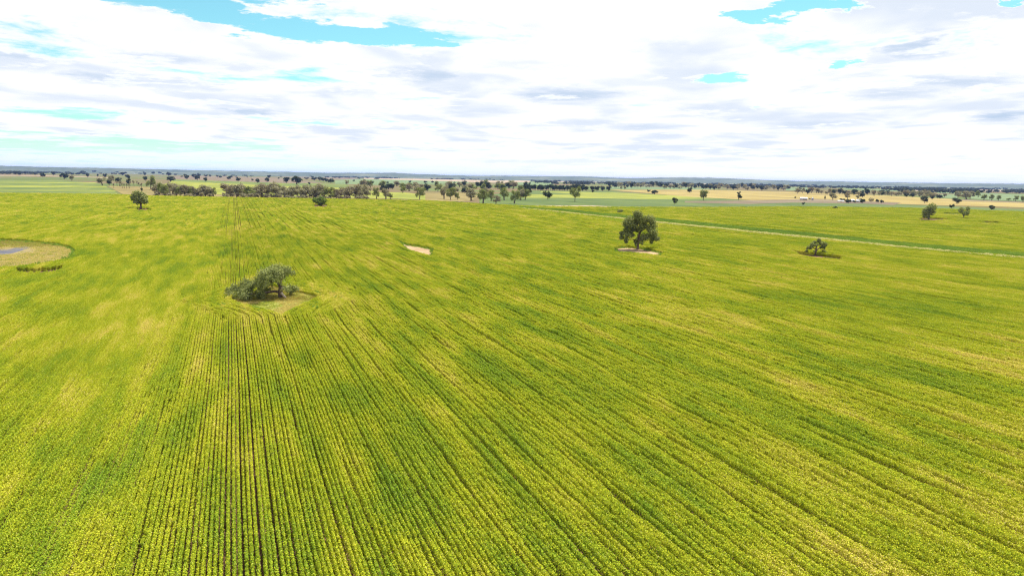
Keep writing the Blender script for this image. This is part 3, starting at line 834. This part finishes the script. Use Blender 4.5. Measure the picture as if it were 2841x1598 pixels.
# ---- trees that stand alone in and around the crop
for a in [
    (391, 581, 52, 50, 'roundg', 'round dense tree alone in the far left of the crop', 1),
    (2576, 610, 45, 43, 'roundg', 'dense dark round tree at right, leaves down to the crop', 0),
    (2672, 610, 32, 36, 'vaseg', 'loose grey tree leaning on a thin stem at far right', 0),
    (2751, 584, 18, 14, 'vase', 'small flat-topped tree nearest the right edge of the crop', 1),
    (2640, 580, 13, 13, 'vase', 'small dark tree between the two larger trees at right', 2),
    (2565, 564, 21, 18, 'vase', 'vase-shaped tree on golden stubble behind the dense round tree', 3),
    (2655, 567, 19, 18, 'vase', 'round-headed tree on golden stubble behind the small dark tree', 0),
    (2587, 553, 12, 8, 'far', 'low dark tree at the far edge of the golden stubble', 0),
    (1720, 594, 17, 13, 'vaseg', 'little round tree just left behind the tall spreading gum', 1),
    (1872, 568, 18, 19, 'vase', 'small tree on a clear stem right behind the tall spreading gum', 1),
    (1951, 557, 25, 29, 'vaseg', 'ragged forked tree by the brown strip right of centre', 2),
    (2049, 555, 17, 15, 'round', 'dark ball-shaped tree below a smaller one on golden stubble', 2),
    (2049, 541, 12, 9, 'far', 'small dark dome tree on golden stubble above the ball-shaped tree', 1),
    (1914, 535, 18, 14, 'round', 'dark round tree at the left end of the golden stubble', 3),
    (1816, 539, 20, 11, 'far', 'wide low dark bush-like tree left of the golden stubble', 2),
    (1800, 533, 10, 6, 'far', 'tiny dark tree touching the wide low one', 3),
    (1520, 554, 24, 24, 'vase', 'small tree with rounded head on a short stem right of the creek trees', 0),
    (1595, 560, 31, 41, 'vaseg', 'tall narrow tree with pale limbs standing in the green paddock', 0),
    (1645, 535, 9, 7, 'far', 'tiny dark bush in front of the dark tree row', 0),
    (2228, 569, 10, 8, 'far', 'small black bush in the green below the farm shed', 1),
    (2317, 581, 14, 8, 'far', 'small dull bush in the crop below the farmhouse', 2),
    (1724, 526, 8, 10, 'fargum', 'pale thin tree at the right end of the dark row', 0),
    (1733, 526, 8, 9, 'fargum', 'pale thin tree, right one of the pair past the dark row', 1),
]: tree(*a[:6], var=a[6])
tree(890, 572, 44, 26, 'bush', 'leafy green mound-shaped bush at the far edge of the crop', name='bush', cat='bush', var=1)
for a in [(660, 838, 12, 9, 'bush', 'bright green weedy shrub at the left end of the tree island', 0), (684, 846, 13, 8, 'bush', 'low green shrub in front of the old tree, right of the leftmost shrub', 2)]:
    tree(*a[:6], name='shrub', cat='shrub', var=a[6], parts=True)

# ---- creek trees right of the belt (left to right)
creek = [(1045, 553, 20, 33), (1070, 553, 22, 30), (1083, 553, 14, 17), (1164, 554, 31, 34), (1232, 553, 20, 31), (1251, 555, 30, 34), (1269, 555, 18, 20),
         (1307, 557, 30, 34), (1340, 565, 32, 40), (1363, 559, 22, 32), (1377, 568, 21, 25), (1398, 556, 27, 35), (1427, 565, 29, 37), (1445, 556, 22, 31), (1458, 556, 26, 30), (1467, 537, 12, 12)]
clab = ['slim gum just right of the belt gap', 'gum with leaning head beside the slim one', 'smallest gum of the trio past the belt', 'full-headed gum alone between belt and creek',
        'slim gum at the left of the creek trees on brown ground', 'wide gum in the leftmost creek trio', 'short dark gum right of the leftmost creek trio',
        'dark tall gum over the brown creek bank', 'largest front gum of the creek clump', 'gum squeezed behind the largest creek gum', 'short front gum at the lowest point of the creek clump',
        'pale feathery gum behind the creek clump', 'dark front gum near the right end of the creek clump', 'grey gum behind the dark front gum', 'spreading gum at the right end of the creek clump', 'small dark tree behind the right end of the creek clump']
for i, (t, l) in enumerate(zip(creek, clab)):
    tree(*t, ('gumg' if i % 3 != 1 else 'gum') if i != 15 else 'round', l, group='creek trees', var=i)

# ---- the belt of gums along the far edge of the crop
belt = [(437, 540, 24, 34), (446, 541, 26, 38), (457, 545, 22, 36), (470, 542, 22, 33), (480, 540, 22, 36), (490, 544, 20, 30), (501, 545, 22, 31), (512, 545, 24, 29), (524, 545, 22, 30), (535, 545, 18, 28),
        (556, 545, 22, 29), (568, 546, 24, 35), (579, 546, 24, 33), (592, 546, 18, 26),
        (630, 541, 26, 34), (642, 546, 24, 38), (660, 548, 30, 38), (676, 546, 20, 32), (692, 548, 30, 34), (708, 546, 18, 26),
        (726, 548, 26, 38), (740, 547, 24, 37), (755, 548, 26, 38), (769, 549, 26, 36), (777, 547, 20, 32), (790, 549, 22, 34), (801, 550, 28, 33), (814, 550, 22, 32), (826, 549, 20, 34), (835, 550, 22, 31),
        (847, 549, 24, 33), (859, 550, 20, 33), (872, 551, 22, 34), (883, 550, 26, 36), (897, 551, 34, 40), (916, 552, 30, 35), (934, 552, 18, 28), (945, 551, 18, 29), (955, 550, 20, 30), (969, 553, 26, 36), (988, 553, 26, 38), (996, 552, 22, 34), (1008, 551, 22, 36), (1016, 550, 24, 31)]
for i, t in enumerate(belt):
    if i < 10: l = 'grey gum in the left clump of the belt behind the crop'
    elif i < 14: l = 'grey gum in the short clump left of the belt gap'
    elif i < 20: l = 'grey gum right of the belt gap, with its stem showing'
    elif i < 34: l = 'grey gum in the long unbroken middle of the belt'
    else: l = 'grey gum at the right end of the belt behind the mound-shaped bush'
    tree(t[0], t[1], t[2] * _r.uniform(1.05, 1.45), t[3] * _r.uniform(.85, 1.1), _r.choice(['gum', 'gum', 'gumg']), l, group='gums of the belt behind the crop')

# ---- low growth under the belt
def build_undergrowth():
    rg = np.random.default_rng(15); P = []; S = []
    while len(P) < 130:
        x = rg.uniform(432, 1020)
        if 600 < x < 620: continue
        y = 541 + 11 * (x - 432) / 590 + rg.uniform(-1, 4); m = mpp(x, y); h = rg.uniform(5, 13)
        P.append(gp(x, y)); S.append((rg.uniform(10, 18) * m, rg.uniform(10, 18) * m, h * m))
    var = [bpy.data.objects.new('low_bush', LIB['fargum'][i][2]) for i in range(4)]
    n = len(P)
    scatter('undergrowth', np.array(P), rg.uniform(0, 6.28, n), np.array(S), rg.integers(0, 4, n), var, 'low grey brown scrub growing under the gum belt', 'scrub')
build_undergrowth()

# ---- scrub at the left end of the belt
for i, (t, k, l) in enumerate([
    ((284, 515, 24, 22), 'gum', 'brownish scrubby tree at the corner of the left paddock'), ((303, 514, 13, 14), 'round', 'dark tree right of the brownish corner tree'),
    ((309, 510, 20, 23), 'gum', 'grey gum rising behind the corner scrub'), ((330, 508, 17, 15), 'round', 'dark round tree behind the pale saplings'),
    ((356, 515, 12, 20), 'vase', 'dark narrow tree among the pale saplings'), ((355, 498, 13, 13), 'round', 'dark tree above the narrow one in the left scrub'),
    ((405, 504, 16, 14), 'round', 'dark round tree left of the tall umbrella gum'), ((418, 526, 24, 37), 'gumg', 'tall umbrella gum at the left end of the belt'),
    ((393, 532, 7, 10), 'far', 'small bush on tan ground behind the round crop tree'), ((473, 505, 20, 15), 'round', 'dark round tree above the left clump of the belt')]):
    tree(*t, k, l, var=i)
for i in range(14):
    tree(318 + i * 5.6 + _r.uniform(-2, 2), 518 + _r.uniform(-3, 6), 8, 15, 'bare', 'thin pale sapling in the scrub left of the belt', group='pale saplings', name='sapling', cat='sapling', parts=True)

# ---- dark trees dotted over the plain behind the belt
dots = [(119, 492, 13, 13), (178, 497, 23, 16), (200, 502, 13, 15), (243, 492, 10, 10), (271, 491, 6, 8), (291, 493, 11, 11), (148, 487, 12, 11), (70, 485, 9, 9), (53, 487, 15, 12), (42, 485, 12, 10), (98, 486, 7, 8),
        (261, 481, 11, 8), (229, 483, 17, 9), (325, 482, 10, 6), (340, 487, 14, 9), (369, 482, 8, 6), (349, 483, 8, 6), (468, 489, 13, 11), (402, 488, 8, 11), (425, 484, 12, 7), (443, 484, 9, 7),
        (570, 504, 13, 11), (661, 504, 14, 12), (714, 508, 12, 12), (741, 506, 13, 13), (795, 508, 20, 16), (823, 512, 29, 23), (858, 513, 8, 7), (518, 498, 14, 14), (548, 500, 14, 13), (536, 493, 10, 10), (552, 491, 10, 10),
        (612, 494, 9, 6), (635, 499, 12, 10), (641, 494, 9, 7), (571, 491, 11, 6), (583, 491, 7, 6), (603, 492, 7, 6), (700, 502, 6, 6), (746, 495, 12, 9), (850, 498, 14, 6), (872, 501, 17, 11), (887, 502, 14, 11), (898, 503, 14, 10), (906, 505, 12, 9), (918, 508, 19, 12),
        (963, 514, 11, 14), (982, 504, 6, 5), (1012, 502, 5, 4), (1103, 513, 9, 10), (1137, 508, 8, 7), (1075, 510, 7, 6), (1180, 509, 9, 7), (1200, 508, 8, 6), (928, 495, 5, 5), (942, 495, 9, 4), (996, 497, 9, 4), (1045, 498, 15, 5), (773, 497, 6, 4), (686, 492, 5, 4), (655, 492, 5, 4), (505, 492, 8, 4), (487, 487, 8, 5)]
special = {1: 'largest dark round tree on the left plain', 2: 'greyish thin tree right of the largest dark tree on the left plain', 0: 'dark ball tree left of the largest on the left plain', 26: 'largest dark lumpy tree behind the middle of the belt',
           25: 'broad dark tree left of the largest lumpy one behind the belt', 46: 'dark tree with narrow stem behind the right end of the belt', 45: 'dark tree at the right end of a short tree line'}
for i, t in enumerate(dots):
    if i in special: l = special[i]; g = None
    elif i < 21: l = 'small dark tree dotted on the hazy left plain'; g = 'dark trees on the left plain'
    else: l = 'small dark round tree on the plain behind the belt'; g = 'dark trees behind the belt'
    tree(*t, 'fargum' if i in (2, 46) else 'far', l, group=g, parts=False)

# ---- wood behind the creek, and the dark row beyond the green paddock
for i in range(56):
    x = 1000 + 480 * _r.random(); f = (x - 1000) / 480
    y = 516 + _r.uniform(0, 20) + 3 * f
    if x < 1060: y = 516 + _r.uniform(0, 5)
    tree(x, y, _r.uniform(16, 24), _r.uniform(14, 21), _r.choice(['gumg', 'gum', 'round']), 'gum in the dense grey green wood behind the creek', group='wood behind the creek', parts=False)
for i in range(30):
    x = 1440 + 180 * (i + _r.random()) / 30
    tree(x, 529 + _r.uniform(-2, 1), _r.uniform(10, 15), _r.uniform(13, 17), _r.choice(['round', 'far']), 'dark tree in the closed straight row beyond the green paddock', group='closed dark tree row', parts=False)
for i, x in enumerate([1616, 1628, 1644, 1656, 1672, 1688]):
    tree(x, 530, 14, 13, 'far', 'round dark tree at the loose right end of the dark row', group='loose end of the dark row', parts=False)

# ---- belt at right behind the golden stubble
def build_tree_line():
    P = []; S = []
    for i in range(70):
        x = 1690 + 500 * (i + _r.random()) / 70
        y = 520 + 9 * (x - 1700) / 480 + _r.uniform(-5, 2); m = mpp(x, y)
        P.append(gp(x, y)); S.append((_r.uniform(9, 17) * m, _r.uniform(9, 17) * m, _r.uniform(8, 15) * m))
    var = [bpy.data.objects.new('line_tree', LIB[k][i][2]) for k in ('far', 'fargum') for i in range(4)]
    n = len(P); rg = np.random.default_rng(5)
    scatter('tree_line', np.array(P), rg.uniform(0, 6.28, n), np.array(S), rg.integers(0, 8, n), var, 'broken line of far trees behind the left golden stubble', 'tree line')
build_tree_line()
for i in range(46):
    x = 2205 + 420 * (i + _r.random()) / 46
    f = (x - 2205) / 420
    tree(x, 536 + 14 * f + _r.uniform(-3, 2), _r.uniform(10, 17), _r.uniform(10, 17), _r.choice(['gum', 'fargum', 'far']), 'grey gum in the belt behind the right golden stubble', group='gum belt behind the stubble', parts=False)
for i, t in enumerate([(2516, 546, 20, 18), (2536, 545, 16, 17), (2552, 546, 16, 17), (2568, 546, 20, 18), (2657, 551, 20, 20), (2680, 554, 26, 23), (2692, 553, 20, 22)]):
    tree(*t, 'gum', 'taller purplish gum standing out of the right belt', group='taller gums of the right belt')
for i, t in enumerate([(2714, 548, 14, 18), (2730, 555, 16, 15), (2751, 557, 14, 17), (2770, 557, 15, 15), (2817, 559, 17, 16), (2838, 562, 16, 18), (2798, 557, 12, 7), (2860, 563, 18, 16)]):
    tree(*t, 'gumg', 'dark spreading tree over pale green paddock at far right', group='trees over the pale green paddock', parts=False)

# ---- farm trees
for i, (t, k, l) in enumerate([((2289, 555, 6, 12), 'fargum', 'thin tree between silo and big farm tree'), ((2310, 556, 20, 21), 'gum', 'largest brownish tree in the farmyard'),
        ((2351, 554, 16, 19), 'gum', 'tall farm tree left of the white house roofs'), ((2337, 559, 14, 8), 'far', 'low dark farm bush before the tall farm tree'), ((2353, 564, 20, 10), 'far', 'broad dark bush in front of the farmhouse'),
        ((2379, 553, 12, 11), 'fargum', 'round tree directly behind the farmhouse'), ((2393, 548, 16, 12), 'far', 'dark round tree on the stubble behind the farm'), ((2392, 564, 17, 12), 'far', 'dark tree right of the farmhouse'),
        ((2417, 562, 16, 13), 'fargum', 'brown flat-topped tree right of the farm'), ((2434, 562, 10, 9), 'far', 'dark bush right of the flat-topped farm tree'), ((2446, 564, 9, 9), 'far', 'last dark bush at the right of the farm'),
        ((2206, 551, 6, 5), 'far', 'little bush left of the farm shed'), ((2246, 554, 7, 4), 'far', 'low bush between shed and silo'), ((2372, 563, 12, 7), 'far', 'dark bush between the two white roofs')]):
    tree(*t, k, l, parts=False, var=i)

# ---- far woodland on the plain: one mass
def build_woodland():
    rg = np.random.default_rng(33)
    var = []
    for s in range(5):
        lob = []
        for k in range(5):
            x, y = rg.uniform(-16, 16), rg.uniform(-9, 9); r = rg.uniform(4, 6.5)
            lob.append((x, y, rg.uniform(5, 7.5), r, r, r * .8))
        V, F = lobe_leaves(rg, lob, 190, 2.8); V[:, 2] = np.maximum(V[:, 2], 0)
        var.append(mesh_obj('wood', V, F, M_WOOD, link=False))
    P = []
    bands = [(0, 1100, 473, 481, 0, 1500), (0, 240, 478, 485, 0, 200), (0, 1300, 480, 490, 0, 260), (900, 1500, 491, 498, 0, 700), (1250, 2841, 497, 506, 4, 1500), (1480, 2100, 505, 516, 6, 520), (2000, 2841, 511, 525, 6, 800), (2450, 2841, 522, 538, 6, 200), (-500, 0, 465, 478, 0, 250), (2841, 3350, 520, 536, 0, 300)]
    for (x0, x1, y0, y1, s, n) in bands:
        for k in range(n):
            x = rg.uniform(x0, x1)
            hz = 470 + 49 * x / 2841
            base0 = 470 + 49 * ((x0 + x1) / 2) / 2841
            y = rg.uniform(y0, y1) + (hz - base0) * (0.9 if x1 - x0 > 500 else .5)
            y = max(y, hz + 4.2)
            q = math.sin(x * .031 + y) + math.sin(x * .011 + 2 + y * .6) + math.sin(x * .083)
            if q < -0.5: continue
            P.append(gp(x, y))
    P = np.array(P); n = len(P)
    sc = np.ones((n, 3)) * rg.uniform(.8, 1.35, (n, 1))
    scatter('woodland', P, rg.uniform(0, 6.28, n), sc, rg.integers(0, 5, n), var, 'blue hazy woodland spread along the horizon', 'woodland')
build_woodland()

# ---------------------------------------------------------------- farm buildings
def plain_mat(name, c, rgh=0.6, metal=0.0):
    m, t = mat(name)
    p = t.n('ShaderNodeBsdfPrincipled')
    pos = t.n('ShaderNodeNewGeometry').outputs['Position']
    t.l(t.mix(t.math('MULTIPLY', t.noise(pos, 0.8, 4), 0.35), c, tuple(x * 0.7 for x in c)), p.inputs['Base Color'])
    p.inputs['Roughness'].default_value = rgh; p.inputs['Metallic'].default_value = metal
    finish(t, p.outputs[0]); return m
M_ROOF = plain_mat('white_roof', (0.5, 0.5, 0.52), 0.6)
M_WALL = plain_mat('grey_wall', (0.30, 0.29, 0.30), 0.8)
M_CREAM = plain_mat('cream_wall', (0.6, 0.57, 0.52), 0.8)
M_DARKW = plain_mat('dark_door_bay_shade', (0.03, 0.03, 0.035), 0.7)  # near-black: door colour, and painted shade for the shed's open bay
M_GLASS = plain_mat('window_glass', (0.05, 0.06, 0.08), 0.15)
M_STEEL = plain_mat('silo_steel', (0.33, 0.34, 0.38), 0.5)
def building(name, label, base, w, d, hw, hr, rz, wall, roof, cat, doors_bays, windows):
    root = tag(empty(name, gp(*base), rz), label, cat)
    x, y = w / 2, d / 2
    mesh_obj('wall', [(-x, -y, 0), (x, -y, 0), (x, y, 0), (-x, y, 0), (-x, -y, hw), (x, -y, hw), (x, y, hw), (-x, y, hw), (-x, 0, hw + hr), (x, 0, hw + hr)],
             [(0, 1, 5, 4), (2, 3, 7, 6), (1, 2, 6, 9, 5), (3, 0, 4, 8, 7)], wall, root)
    e = .5; s = hr / y
    b = MB()
    for sg in (-1, 1):
        b.add([(-x - e, sg * (y + e), hw - e * s + .05), (x + e, sg * (y + e), hw - e * s + .05), (x + e, 0, hw + hr + .05), (-x - e, 0, hw + hr + .05),
               (-x - e, sg * (y + e), hw - e * s + .2), (x + e, sg * (y + e), hw - e * s + .2), (x + e, 0, hw + hr + .2), (-x - e, 0, hw + hr + .2)],
              [(0, 1, 2, 3), (4, 7, 6, 5), (0, 4, 5, 1), (1, 5, 6, 2), (3, 7, 4, 0)])
    b.obj('roof', roof, root)
    for (a0, a1, h) in doors_bays:
        b = MB(); b.box((a0, -y - .06, .02), (a1, -y + .04, h)); b.obj('door', M_DARKW, root)  # house doors; on the open shed a dark box painted as the bay's shade
    for (a0, a1, z0, z1) in windows:
        b = MB(); b.box((a0, -y - .05, z0), (a1, -y + .03, z1)); b.obj('window', M_GLASS, root)
    return root
fz = -YAW - R(12)
building('farm_shed', 'open farm shed with long white roof left of the silo', (2229, 555.5), 9.5, 7, 2.6, 1.5, fz, M_WALL, M_ROOF, 'shed', [(-1.2, 4.6, 2.4)], [])
building('farmhouse', 'white-roofed farmhouse half hidden by dark bushes, left roof', (2364, 561.5), 5, 5, 2.6, 1.6, fz + .5, M_CREAM, M_ROOF, 'house', [(-.5, .5, 2.1)], [(-2.1, -1.0, 1, 2.1), (1.0, 2.1, 1, 2.1)])
building('farmhouse', 'white-roofed farmhouse wing among bushes, right roof', (2382, 562), 4.5, 5.5, 2.6, 1.6, fz - .6, M_CREAM, M_ROOF, 'house', [(-.5, .5, 2.1)], [(.9, 1.9, 1, 2.1)])
building('low_outbuilding', 'low pale outbuilding roof left of the farmhouse', (2332, 560.5), 8, 4, 1.6, .5, fz, M_CREAM, M_ROOF, 'shed', [(-1, 1, 1.4)], [])
building('far_shed', 'tiny white roof far off on the left plain', (373.5, 483.2), 16, 10, 5, 3, fz, M_CREAM, M_ROOF, 'shed', [(-2, 2, 3.5)], [])
def silo():
    root = tag(empty('silo', gp(2254, 556)), 'grey metal grain silo right of the white-roofed shed', 'silo')
    b = MB(); b.tube([(0, 0, 0), (0, 0, 3.9)], 1.55, 20); b.obj('wall', M_STEEL, root)
    b = MB(); b.tube([(0, 0, 3.85), (0, 0, 4.5), (0, 0, 4.7)], [1.65, .35, .2], 20); b.obj('roof', M_STEEL, root)
    b = MB()
    for s in (-.2, .2): b.tube([(s, -1.62, 0), (s, -1.62, 3.9)], .04, 5)
    for k in range(9): b.tube([(-.2, -1.62, .4 + k * .4), (.2, -1.62, .4 + k * .4)], .03, 5)
    b.obj('ladder', M_STEEL, root)
silo()

# ---------------------------------------------------------------- haze
def build_haze():
    m, t = mat('haze')
    v = t.n('ShaderNodeVolumePrincipled')
    v.inputs['Color'].default_value = (0.25, 0.38, 0.9, 1)
    v.inputs['Density'].default_value = 2.4e-5
    v.inputs['Anisotropy'].default_value = 0.2
    out = t.n('ShaderNodeOutputMaterial'); t.l(v.outputs[0], out.inputs['Volume'])
    b = MB(); b.box((-43000, -43000, -3), (43000, 43000, 128))
    o = b.obj('haze', m); tag(o, 'thin blue haze over the plain', 'haze', kind='stuff')
build_haze()
